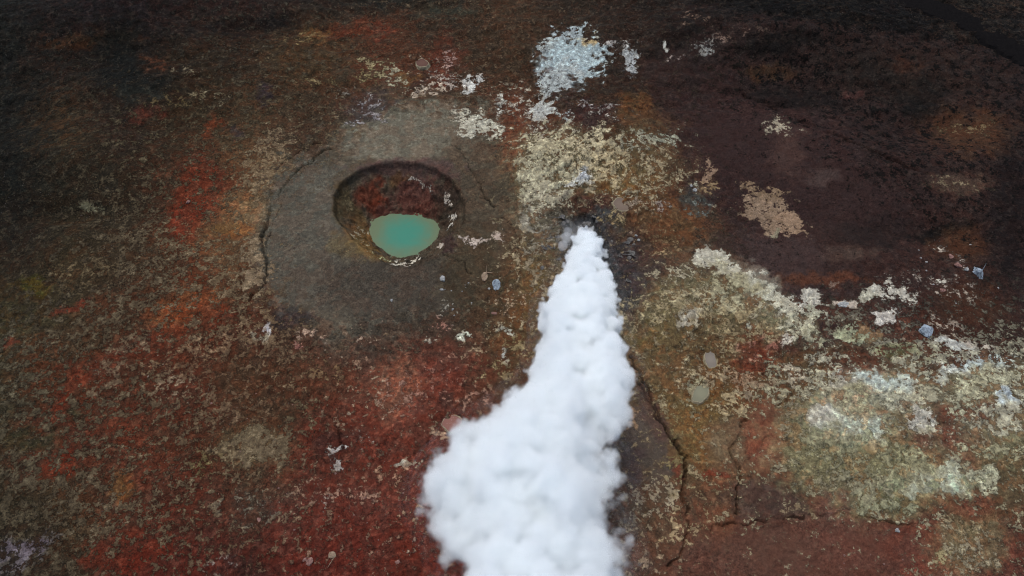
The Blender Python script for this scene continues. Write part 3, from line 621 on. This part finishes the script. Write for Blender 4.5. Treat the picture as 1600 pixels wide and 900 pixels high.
    k.l(hgt, b.inputs['Height']); k.l(k.math('MULTIPLY_ADD', calm_, -.45, 1.0), b.inputs['Strength'])
    rough = k.lin(hue, .35, .65, .72, .95)
    principled(k, final, rough, .06, b.outputs[0])
    return k.m

gmat = ground_material()
gm.materials.append(gmat)
ground = bpy.data.objects.new('ground', gm); C.objects.link(ground)
tag(ground, 'rust red, olive and grey mineral ground with bleached crusts and a deep round pit', None, None, 'structure')

# ------------------------------------------------------------------ pond in the pit
def blob_mesh(name, pts, z, n=72, sub=10, jig=.03, seed=0):
    """flat sheet filling a closed outline"""
    bm = bmesh.new()
    c = sum((Vector(p[:2]).to_3d() for p in pts), Vector()) / len(pts)
    th = np.array([math.atan2(p[1] - c.y, p[0] - c.x) for p in pts]); rr = np.array([math.hypot(p[0] - c.x, p[1] - c.y) for p in pts])
    o = np.argsort(th); th, rr = th[o], rr[o]
    cen = bm.verts.new((c.x, c.y, z)); prev = None
    for k in range(1, sub + 1):
        ring = []
        for i in range(n):
            a = -math.pi + 2 * math.pi * i / n
            r = np.interp(a, th, rr, period=2 * math.pi) * (1 + jig * mn.noise(Vector((math.cos(a) * 2.5 + seed, math.sin(a) * 2.5, seed))))
            ring.append(bm.verts.new((c.x + r * k / sub * math.cos(a), c.y + r * k / sub * math.sin(a), z)))
        for i in range(n):
            j = (i + 1) % n
            if prev is None: bm.faces.new((cen, ring[i], ring[j]))
            else: bm.faces.new((prev[i], ring[i], ring[j], prev[j]))
        prev = ring
    me = bpy.data.meshes.new(name); bm.to_mesh(me); bm.free()
    for p in me.polygons: p.use_smooth = True
    return me

def water_material(name, c_mid, c_edge, centre, rad, rough=.35, spec=.12):
    k = NT(name)
    pos = k.n('ShaderNodeNewGeometry').outputs['Position']
    d = k.n('ShaderNodeVectorMath', operation='DISTANCE'); k.l(pos, d.inputs[0]); d.inputs[1].default_value = centre
    t = k.math('ADD', k.math('DIVIDE', d.outputs['Value'], rad), k.math('MULTIPLY', k.math('SUBTRACT', k.noise(pos, .7, 4, .6, 1.0), .5), .55))
    col = k.mix(k.sm(t, .2, 1.1), (*c_mid, 1), (*c_edge, 1))
    b = k.n('ShaderNodeBump'); b.inputs['Distance'].default_value = .02; b.inputs['Strength'].default_value = .3
    k.l(k.noise(pos, 4.0, 4, .6), b.inputs['Height'])
    principled(k, col, rough, spec, b.outputs[0])
    return k.m

pond_pts = [at(u, v, POND_Z + .03) for u, v in pond_px]
pc = sum((Vector(p) for p in pond_pts), Vector()) / len(pond_pts)
pond_pts2 = [pc + (Vector(p) - pc) * 1.22 for p in pond_pts]
pw = bpy.data.objects.new('pond_water', blob_mesh('pond_water', pond_pts2, POND_Z + .10))
pw.data.materials.append(water_material('milky_turquoise_water', tuple(srgb((48,112,94))), tuple(srgb((86,98,72))), tuple(pc), 3.2))
C.objects.link(pw); tag(pw, 'milky turquoise water at the bottom of the round crater pit', None, None, 'structure')

# ------------------------------------------------------------------ small mud pools
def mud_pool(u, v, ru, rv, turn, colour, label, seed):
    p = hz(u, v)
    pts = []
    c, s = math.cos(R(turn)), math.sin(R(turn))
    for i in range(28):
        a = 2 * math.pi * i / 28
        k = 1 + .30 * mn.noise(Vector((math.cos(a) * 1.5 + seed * 3.1, math.sin(a) * 1.5, seed)))
        du, dv = ru * k * math.cos(a), rv * k * math.sin(a)
        q = at(u + du * c - dv * s, v + du * s + dv * c, p.z); pts.append((q.x, q.y))
    xs = np.array([q[0] for q in pts]); ys = np.array([q[1] for q in pts])
    zt = float(np.percentile(height(np.concatenate([xs, [p.x]]), np.concatenate([ys, [p.y]])), 70)) + .03
    root = bpy.data.objects.new('mud_pool', None); root.location = (p.x, p.y, zt); C.objects.link(root)
    tag(root, label, 'mud pool', 'small mud pools')
    loc = [(x - p.x, y - p.y) for x, y in pts]
    # low bank of clay round the sheet of wet mud
    n = 56; bm = bmesh.new(); rings = []
    lt = np.array([math.atan2(y, x) for x, y in loc]); lr = np.array([math.hypot(x, y) for x, y in loc]); o = np.argsort(lt); lt, lr = lt[o], lr[o]
    for f, add, dzz in ((.94, 0, -.05), (1.0, .01, .012), (1.0, .03, .02), (1.0, .07, -.02), (1.0, .15, -.16), (1.02, .30, -.5)):
        ring = []
        for i in range(n):
            a = -math.pi + 2 * math.pi * i / n
            nz = mn.noise(Vector((math.cos(a) * 4 + seed, math.sin(a) * 4, f * 3 + add * 5)))
            r = np.interp(a, lt, lr, period=2 * math.pi) * f + add * (1 + .7 * nz)
            ring.append(bm.verts.new((r * math.cos(a), r * math.sin(a), dzz + .02 * nz)))
        rings.append(ring)
    for a_, b_ in zip(rings, rings[1:]):
        for i in range(n):
            j = (i + 1) % n; bm.faces.new((a_[i], b_[i], b_[j], a_[j]))
    me = bpy.data.meshes.new('bank'); bm.to_mesh(me); bm.free()
    for q in me.polygons: q.use_smooth = True
    bank = bpy.data.objects.new('bank', me); C.objects.link(bank); bank.parent = root
    me.materials.append(bank_mat((138, 128, 104)))
    sheet = bpy.data.objects.new('wet_mud', blob_mesh('wet_mud', loc, 0.0, sub=4, jig=0)); C.objects.link(sheet); sheet.parent = root
    cl = srgb(colour)
    sheet.data.materials.append(water_material('wet_mud', tuple(cl), tuple(cl * .85), (p.x, p.y, zt), ru / 16, .5, .1))
    return root

def bank_mat(colour):
    k = NT('clay_bank')
    pos = k.n('ShaderNodeNewGeometry').outputs['Position']
    c = srgb(colour)
    g = k.lin(k.noise(pos, 7, 6, .7), .3, .7, .0, 1)
    col = k.mix(g, (*(c * .45), 1), (*(c * 1.35), 1))
    b = k.n('ShaderNodeBump'); b.inputs['Distance'].default_value = .08; k.l(k.noise(pos, 9, 5, .7), b.inputs['Height'])
    principled(k, col, .9, .2, b.outputs[0])
    return k.m

for args in mud_pools:
    mud_pool(*args, seed=args[0] * .01)

# ------------------------------------------------------------------ road across the far corner
def road():
    px = [(1290,-60),(1350,-24),(1400,-4),(1450,12),(1500,33),(1550,62),(1600,92),(1660,140),(1740,215)]
    cen = [hz(u, v) for u, v in px]
    n = 120; bm = bmesh.new(); rows = []
    def sample(t):
        f = t * (len(cen) - 1); i = min(int(f), len(cen) - 2); s_ = f - i
        p0, p1, p2, p3 = (cen[max(i - 1, 0)], cen[i], cen[i + 1], cen[min(i + 2, len(cen) - 1)])
        return .5 * ((2 * p1) + (-p0 + p2) * s_ + (2 * p0 - 5 * p1 + 4 * p2 - p3) * s_ ** 2 + (-p0 + 3 * p1 - 3 * p2 + p3) * s_ ** 3)
    P = [sample(i / n) for i in range(n + 1)]
    zc = np.convolve(np.pad([p.z for p in P], 8, mode='edge'), np.ones(17) / 17, 'valid')
    for i in range(n + 1):
        t = (P[min(i + 1, n)] - P[max(i - 1, 0)]); t.z = 0; t.normalize(); nrm = Vector((-t.y, t.x, 0))
        row = []
        for off, dz_ in ((-2.7, -.9), (-1.5, .30), (-1.1, .38), (0, .42), (1.1, .38), (1.5, .30), (2.7, -.9)):
            jit = .5 * mn.noise(Vector((i * .45, off, 0))) if abs(off) > 1.3 else 0
            q = P[i] + nrm * (off + jit); row.append(bm.verts.new((q.x, q.y, zc[i] + dz_)))
        rows.append(row)
    for a, b in zip(rows, rows[1:]):
        for j in range(6): bm.faces.new((a[j], a[j + 1], b[j + 1], b[j]))
    bmesh.ops.recalc_face_normals(bm, faces=bm.faces[:])
    me = bpy.data.meshes.new('road'); bm.to_mesh(me); bm.free()
    k = NT('dark_gravel')
    pos = k.n('ShaderNodeNewGeometry').outputs['Position']
    col = k.mix(k.noise(pos, 3, 6, .7), (.003, .0028, .0032, 1), (.011, .010, .010, 1))
    b = k.n('ShaderNodeBump'); b.inputs['Distance'].default_value = .05; k.l(k.noise(pos, 12, 4, .7), b.inputs['Height'])
    principled(k, col, .95, .0, b.outputs[0]); me.materials.append(k.m)
    o = bpy.data.objects.new('road', me); C.objects.link(o)
    tag(o, 'dark blue black track crossing the far right corner', None, None, 'structure')
road()

# ------------------------------------------------------------------ stones
def rock_mesh(seed, flat=.6, sub=2):
    """an angular block: the hull of a few random points, edges chipped"""
    r = random.Random(seed * 77 + 5); bm = bmesh.new()
    for _ in range(15):
        v = Vector((r.gauss(0, 1), r.gauss(0, 1), r.gauss(0, 1))).normalized()
        bm.verts.new((v.x * r.uniform(.75, 1.05), v.y * r.uniform(.75, 1.05), v.z * flat * r.uniform(.7, 1.1)))
    h = bmesh.ops.convex_hull(bm, input=bm.verts[:])
    bmesh.ops.delete(bm, geom=[g for g in h['geom_interior'] if isinstance(g, bmesh.types.BMVert)], context='VERTS')
    bmesh.ops.bevel(bm, geom=bm.edges[:], offset=.09, segments=2, affect='EDGES')
    bmesh.ops.subdivide_edges(bm, edges=[e for e in bm.edges if e.calc_length() > .25], cuts=2, use_grid_fill=True)
    bmesh.ops.triangulate(bm, faces=bm.faces[:])
    o = Vector((seed * 7.3, seed * 1.9, 2))
    for v in bm.verts:
        v.co *= 1 + .10 * mn.noise(v.co * 2.2 + o) + .05 * mn.noise(v.co * 6 + o)
    me = bpy.data.meshes.new('stone'); bm.to_mesh(me); bm.free()
    return me
def stone_mat(name, ca, cb):
    k = NT(name)
    pos = k.n('ShaderNodeTexCoord').outputs['Object']
    g = k.lin(k.noise(pos, 2.2, 7, .7, .5), .36, .64, 0, 1)
    col = k.mix(g, (*srgb(ca), 1), (*srgb(cb), 1))
    b = k.n('ShaderNodeBump'); b.inputs['Distance'].default_value = .12; k.l(k.noise(pos, 3.5, 7, .7), b.inputs['Height'])
    principled(k, col, .85, .25, b.outputs[0]); return k.m
M_white = stone_mat('bleached_stone', (96,98,98), (172,172,168))
M_blue = stone_mat('blue_white_stone', (64,72,80), (150,162,172))
M_tan = stone_mat('pale_tan_stone', (96,78,64), (156,136,114))
M_grey = stone_mat('grey_stone', (46,46,48), (118,114,108))
M_pink = stone_mat('pinkish_stone', (88,60,54), (150,116,106))
rocks = [
    (692,436,8,6,'white', 'rounded white stone lying alone on the grey apron below the crater'),
    (757,432,6,9,'tan', 'upright beige stone left of the blue white boulder'),
    (776,446,9,12,'blue', 'blue white boulder with a dark hollow, on brown ground left of the steam'),
    (690,452,4,2.4,'white', 'thin white stone just below the rounded white stone of the grey apron'),
    (612,469,3,3,'white', 'tiny white pebble alone on the lower part of the grey apron'),
    (1448,519,15,14,'blue', 'large blue white boulder on the dark red slope at right'),
    (1530,427,12,11,'blue', 'grey blue boulder at the far right of the dark slope'),
    (1497,414,8,6,'pink', 'pinkish boulder left of the grey blue boulder on the dark slope'),
    (1485,401,7,5,'pink', 'pinkish white boulder topmost of the row on the dark slope'),
    (1509,420,5,4,'white', 'small white boulder squeezed between the pinkish and grey blue boulders'),
    (1473,453,7,5,'pink', 'flat pinkish stone on the dark slope above the large blue white boulder'),
    (1412,530,3.5,3,'tan', 'little beige stone just left of the large blue white boulder'),
    (1318,476,13,6,'white', 'long flat whitish slab at the upper edge of the crusted ground'),
    (484,877,8,7,'pink', 'lumpy pale pink stone on the deep red ground near the lower edge'),
    (476,875,4,4,'pink', 'small stone touching the left side of the lumpy pale pink stone'),
    (620,879,6,5,'pink', 'pale pink stone left of the lower end of the steam'),
    (519,867,7,6,'tan', 'beige stone right of the lumpy pale pink stone near the lower edge'),
    (545,647,4,3.4,'tan', 'single round beige stone in the brown red ground below the crater'),
    (404,811,6,6,'pink', 'pink stone in the dark brown ground at lower left'),
    (294,316,4,4,'pink', 'small pale stone on the red soil left of the crater'),
    (994,369,4,3.4,'white', 'upper white stone of the small pile right of the steam vent'),
    (998,375,3.4,3,'white', 'lower white stone of the small pile right of the steam vent'),
    (986,364,3.4,3,'tan', 'beige stone at the left end of the small pile right of the vent'),
    (1086,297,5,4,'white', 'white stone on the blue grey patch at the foot of the dark slope'),
    (1080,290,3.5,3,'white', 'smaller white stone above its neighbour on the blue grey patch'),
    (1402,829,5,4.5,'white', 'white stone on red ground near the lower right crack'),
    (764,451,2.6,2.4,'white', 'white pebble just left of the blue white boulder with the hollow'),
    (772,490,5,4,'pink', 'pale stone at the end of the thin curved white streak'),
]
MM = dict(white=M_white, blue=M_blue, tan=M_tan, grey=M_grey, pink=M_pink)
def put_rock(u, v, ru, rv, m, label, seed, group, me=None):
    p = hz(u, v)
    depth = p.y * CP - (p.z - CAM_H) * SP
    s = depth / FPX
    me = me or rock_mesh(seed)
    o = bpy.data.objects.new('stone', me); C.objects.link(o)
    if not me.materials: me.materials.append(MM[m])
    o.location = (p.x, p.y, p.z + .02 * ru * s)
    o.scale = (ru * s * 1.05, rv * s * 1.2, min(ru, rv) * s * 1.0)
    o.rotation_euler = (0, 0, 0)
    tag(o, label, 'stone', group)
    return o
for i, r in enumerate(rocks):
    put_rock(*r, seed=i + 1, group='pale stones lying on the ground')
# loose pale stones too alike to tell apart
rnd = random.Random(5)
protos = {}
fields = [
    (870,338,935,352,9,'grey','dark grey broken rock on the rim of the steam vent'),
    (845,370,876,420,9,'grey','dark grey broken rock left of the base of the steam'),
    (948,372,990,440,14,'grey','dark grey broken rock right of the base of the steam'),
    (330,600,640,880,30,'pink','small pale pink stone scattered on the red ground at lower left'),
    (420,500,720,560,14,'tan','small beige stone scattered on the red ground just below the grey apron'),
    (220,540,300,640,8,'tan','small tan stone among the tan and red flakes at left'),
    (1430,380,1560,480,10,'white','small whitish stone scattered on the dark slope at far right'),
    (700,440,740,500,8,'white','small white stone on the grey ground left of the blue white boulder'),
    (1290,830,1500,890,8,'pink','small pale stone on the smooth red ground at lower right'),
]
for fi, (u0, v0, u1, v1, n, m, lab) in enumerate(fields):
    for i in range(n):
        key = (m, i % 3)
        if key not in protos:
            protos[key] = rock_mesh(60 + len(protos), sub=2); protos[key].materials.append(MM[m])
        s = rnd.uniform(.8, 2.0) * (2.9 if m == 'grey' else 1)
        put_rock(rnd.uniform(u0, u1), rnd.uniform(v0, v1), s * rnd.uniform(1, 1.5), s, m, lab, 0, 'loose stones: ' + lab.replace('small ', ''), me=protos[key])

# ------------------------------------------------------------------ steam
outline_L = [(343,900),(360,889),(385,882),(410,878),(430,872),(450,858),(470,848),(490,840),(510,838),(530,837),(560,836),(580,826),(600,820),(620,802),(640,797),(660,772),(675,745),(690,733),(708,694),(720,672),(745,670),(770,660),(790,658),(815,666),(835,678),(860,690),(900,690),(960,682),(1040,680),(1130,665)]
outline_R = [(343,914),(360,934),(375,948),(395,953),(420,958),(450,961),(480,967),(500,972),(520,968),(545,978),(570,986),(590,994),(610,992),(635,988),(655,985),(668,962),(690,956),(720,964),(745,976),(765,984),(785,970),(800,954),(820,968),(850,984),(880,988),(900,988),(960,992),(1040,985),(1130,1000)]
LV_, LU_ = zip(*outline_L); RV_, RU_ = zip(*outline_R)
SLOPE = 0.50
def on_plume(u, v, lift=0.0):
    """point of the leaning steam column seen at u, v"""
    a, b = (u - 800) / FPX, (450 - v) / FPX
    d = Vector((a, b * SP + CP, b * CP - SP))
    # plane z = SLOPE * (VENT.y + 1.2 - y) + lift - .6
    t = (SLOPE * (VENT.y + 1.0) + lift - .8 - CAM_H) / (d.z + SLOPE * d.y)
    p = Vector((0, 0, CAM_H)) + d * t
    return p, t
rp = random.Random(11)
puffs = []
def puff(u, v, rpx, lift=0.0):
    p, t = on_plume(u, v, lift)
    puffs.append((p, rpx * t / FPX))
v = 352.0
while v < 1130:                                     # body
    l, r = np.interp(v, LV_, LU_), np.interp(v, RV_, RU_)
    hwid = (r - l) / 2
    puff((l + r) / 2, v + 2, hwid * .80)
    q = hwid * .62
    puff(l + q + 3, v, q, rp.uniform(-.3, .3)); puff(r - q - 3, v, q, rp.uniform(-.3, .3))
    v += max(8, hwid * .28)
v = 350.0
while v < 1120:                                     # billows along both borders
    l, r = np.interp(v, LV_, LU_), np.interp(v, RV_, RU_)
    s = min(1.0, (v - 300) / 350)
    for side in (0, 1):
        rad = rp.uniform(5, 11) + s * rp.uniform(2, 18)
        if side == 0: puff(l + rad * .98, v + rp.uniform(-3, 3), rad, rp.uniform(-.4, .6))
        else: puff(r - rad * .98, v + rp.uniform(-3, 3), rad, rp.uniform(-.4, .6))
    v += 4 + 7 * s
v = 360.0
while v < 1110:                                     # billows on the side facing up
    l, r = np.interp(v, LV_, LU_), np.interp(v, RV_, RU_)
    s = min(1.0, (v - 300) / 400); hwid = (r - l) / 2
    for _ in range(2):
        t = rp.uniform(-.7, .7)
        rad = rp.uniform(.16, .36) * hwid
        _, tt = on_plume((l + r) / 2, v)
        puff((l + r) / 2 + t * hwid, v, rad, hwid * tt / FPX * .75 * math.sqrt(1 - t * t))
    v += 7 + 6 * s

def skin(puffs, name, voxel, sub=2):
    bm = bmesh.new()
    for p, r in puffs:
        bmesh.ops.create_icosphere(bm, subdivisions=sub, radius=r, matrix=Matrix.Translation(p))
    me = bpy.data.meshes.new(name + '_raw'); bm.to_mesh(me); bm.free()
    o = bpy.data.objects.new(name, me); C.objects.link(o)
    md = o.modifiers.new('remesh', 'REMESH'); md.mode = 'VOXEL'; md.voxel_size = voxel
    dg = bpy.context.evaluated_depsgraph_get()
    new = bpy.data.meshes.new_from_object(o.evaluated_get(dg), depsgraph=dg)
    o.modifiers.clear(); o.data = new; new.name = name
    return o

def vor3(P, seed):
    """distance to the nearest random point, vectorised 3-D Worley noise"""
    ip = np.floor(P).astype(np.int64); best = np.full(len(P), 9.0)
    for dx in (-1, 0, 1):
        for dy in (-1, 0, 1):
            for dz_ in (-1, 0, 1):
                c = ip + np.array([dx, dy, dz_])
                h = (c[:, 0] * 73856093) ^ (c[:, 1] * 19349663) ^ (c[:, 2] * 83492791) ^ (seed * 2654435761)
                j = np.stack([((h >> s_) & 1023) / 1023.0 for s_ in (3, 13, 23)], 1)
                best = np.minimum(best, ((c + j - P) ** 2).sum(1))
    return np.sqrt(best)

def billow(o, layers, smooth_above=None):
    me = o.data; n = len(me.vertices)
    for freq, amp, seed in layers:
        co = np.empty(n * 3, np.float32); me.vertices.foreach_get('co', co); co = co.reshape(-1, 3).astype(np.float64)
        no = np.empty(n * 3, np.float32); me.vertices.foreach_get('normal', no); no = no.reshape(-1, 3)
        d = vor3(co * freq, seed)
        grow = np.clip(.55 + co[:, 2] * .05, .5, 1.3)
        disp = amp * (0.55 - np.minimum(d, 1.0) ** 2) * grow
        co += no * disp[:, None]
        me.vertices.foreach_set('co', co.astype(np.float32).ravel()); me.update()
    me.polygons.foreach_set('use_smooth', np.ones(len(me.polygons), bool))

def steam_mat(name, dens, aniso=.0, colour=(.982, .995, 1.0)):
    k = NT(name)
    p = k.n('ShaderNodeVolumePrincipled')
    p.inputs['Color'].default_value = (*colour, 1); p.inputs['Density'].default_value = dens
    p.inputs['Anisotropy'].default_value = aniso
    k.l(p.outputs[0], k.out.inputs['Volume'])
    k.m.cycles.homogeneous_volume = True
    return k.m

def remesh(o, voxel):
    md = o.modifiers.new('remesh', 'REMESH'); md.mode = 'VOXEL'; md.voxel_size = voxel
    dg = bpy.context.evaluated_depsgraph_get()
    new = bpy.data.meshes.new_from_object(o.evaluated_get(dg), depsgraph=dg)
    o.modifiers.clear(); o.data = new
    bm = bmesh.new(); bm.from_mesh(new)             # keep the outer shell only
    seen, best = set(), []
    for v0 in bm.verts:
        if v0 in seen: continue
        st, comp = [v0], []; seen.add(v0)
        while st:
            q = st.pop(); comp.append(q)
            for e in q.link_edges:
                t = e.other_vert(q)
                if t not in seen: seen.add(t); st.append(t)
        if len(comp) > len(best):
            best = comp
    keep = set(best)
    bmesh.ops.delete(bm, geom=[v for v in bm.verts if v not in keep], context='VERTS')
    bm.to_mesh(new); bm.free()
    new.polygons.foreach_set('use_smooth', np.ones(len(new.polygons), bool))

plume = skin(puffs, 'steam_plume', .13)
remesh(plume, .12)
billow(plume, [(.42, .85, 3), (1.0, .35, 5)])
remesh(plume, .12)
pn = np.empty(len(plume.data.vertices) * 3, np.float32); plume.data.vertices.foreach_get('normal', pn)
pc_ = np.empty_like(pn); plume.data.vertices.foreach_get('co', pc_)
grow_ = np.clip(.30 + .012 * np.repeat(pc_.reshape(-1, 3)[:, 2], 3), .42, .95)
plume.data.vertices.foreach_set('co', pc_ + grow_ * pn); plume.data.update()
k = NT('added_clear_skin')                       # added near-clear surface on the hull that the steam volume fills
tr = k.n('ShaderNodeBsdfTransparent'); df = k.n('ShaderNodeBsdfDiffuse'); mx = k.n('ShaderNodeMixShader')
mx.inputs[0].default_value = .006
k.l(tr.outputs[0], mx.inputs[1]); k.l(df.outputs[0], mx.inputs[2]); k.l(mx.outputs[0], k.out.inputs['Surface'])
plume.data.materials.clear(); plume.data.materials.append(k.m)
tag(plume, 'thick white column of steam billowing from the vent towards the lower edge', 'steam plume')

def cloud_material():
    k = NT('steam_cloud')
    pos = k.n('ShaderNodeNewGeometry').outputs['Position']
    at_ = k.n('ShaderNodeAttribute', attribute_name='density')
    nz = k.noise(pos, .60, 5, .60, .2)
    vo = k.n('ShaderNodeTexVoronoi', feature='F1'); k.l(pos, vo.inputs['Vector']); vo.inputs['Scale'].default_value = .85
    vo.inputs['Detail'].default_value = 2.0; vo.inputs['Roughness'].default_value = .6
    er = k.math('ADD', k.math('MULTIPLY', k.math('SUBTRACT', nz, .35), STEAM['noise']), k.math('MULTIPLY', vo.outputs['Distance'], STEAM['cell']))
    d = k.math('SUBTRACT', at_.outputs['Fac'], er)
    d = k.math('MULTIPLY', k.sm(d, 0.0, k.lin(k.sep_z(pos), 4.0, 14.0, STEAM['soft'], .50)), k.lin(k.sep_z(pos), 3.0, 13.0, STEAM['dens'], 1.9))
    p = k.n('ShaderNodeVolumePrincipled')
    p.inputs['Color'].default_value = (.970, .994, 1.0, 1); p.inputs['Density Attribute'].default_value = ''
    p.inputs['Anisotropy'].default_value = .0
    k.l(d, p.inputs['Density']); k.l(p.outputs[0], k.out.inputs['Volume'])
    return k.m
STEAM = dict(noise=1.15, cell=.52, soft=.22, dens=4.0, band=1.15, voxel=.13)
vd = bpy.data.volumes.new('steam_cloud'); vo_ = bpy.data.objects.new('steam_cloud', vd); C.objects.link(vo_); vo_.parent = plume
ng = bpy.data.node_groups.new('fill', 'GeometryNodeTree')
ng.interface.new_socket('Geometry', in_out='INPUT', socket_type='NodeSocketGeometry')
ng.interface.new_socket('Geometry', in_out='OUTPUT', socket_type='NodeSocketGeometry')
oi = ng.nodes.new('GeometryNodeObjectInfo'); oi.transform_space = 'ORIGINAL'; oi.inputs['Object'].default_value = plume
mv = ng.nodes.new('GeometryNodeMeshToVolume'); mv.resolution_mode = 'VOXEL_SIZE'
mv.inputs['Density'].default_value = 1.0; mv.inputs['Voxel Size'].default_value = STEAM['voxel']; mv.inputs['Interior Band Width'].default_value = STEAM['band']
sm_ = ng.nodes.new('GeometryNodeSetMaterial')
cm = cloud_material(); sm_.inputs['Material'].default_value = cm; vd.materials.append(cm)
go = ng.nodes.new('NodeGroupOutput')
ng.links.new(oi.outputs['Geometry'], mv.inputs['Mesh']); ng.links.new(mv.outputs[0], sm_.inputs['Geometry']); ng.links.new(sm_.outputs[0], go.inputs[0])
md_ = vo_.modifiers.new('fill', 'NODES'); md_.node_group = ng
cm.cycles.homogeneous_volume = False

def wisp(pts, dens, parent=plume, seed=0, layers=((.9, .35, 21), (2.2, .16, 23)), voxel=.14):
    ps = []
    for u, v, r, lift in pts:
        p, t = on_plume(u, v, lift); ps.append((p, r * t / FPX))
    o = skin(ps, 'steam_wisp', voxel)
    billow(o, layers)
    o.data.materials.append(steam_mat('thin_steam', dens)); o.parent = parent
    return o
wisp([(920,343,13,.2),(908,340,10,.2),(930,350,12,.2)], .35)
wisp([(918,346,22,.2),(900,352,18,.0),(884,362,18,.0),(880,378,13,0)], .12, seed=1)
wisp([(884,372,9,.2),(880,384,8,.2),(886,362,7,.2)], .5, seed=2)
print('faces plume', len(plume.data.polygons))
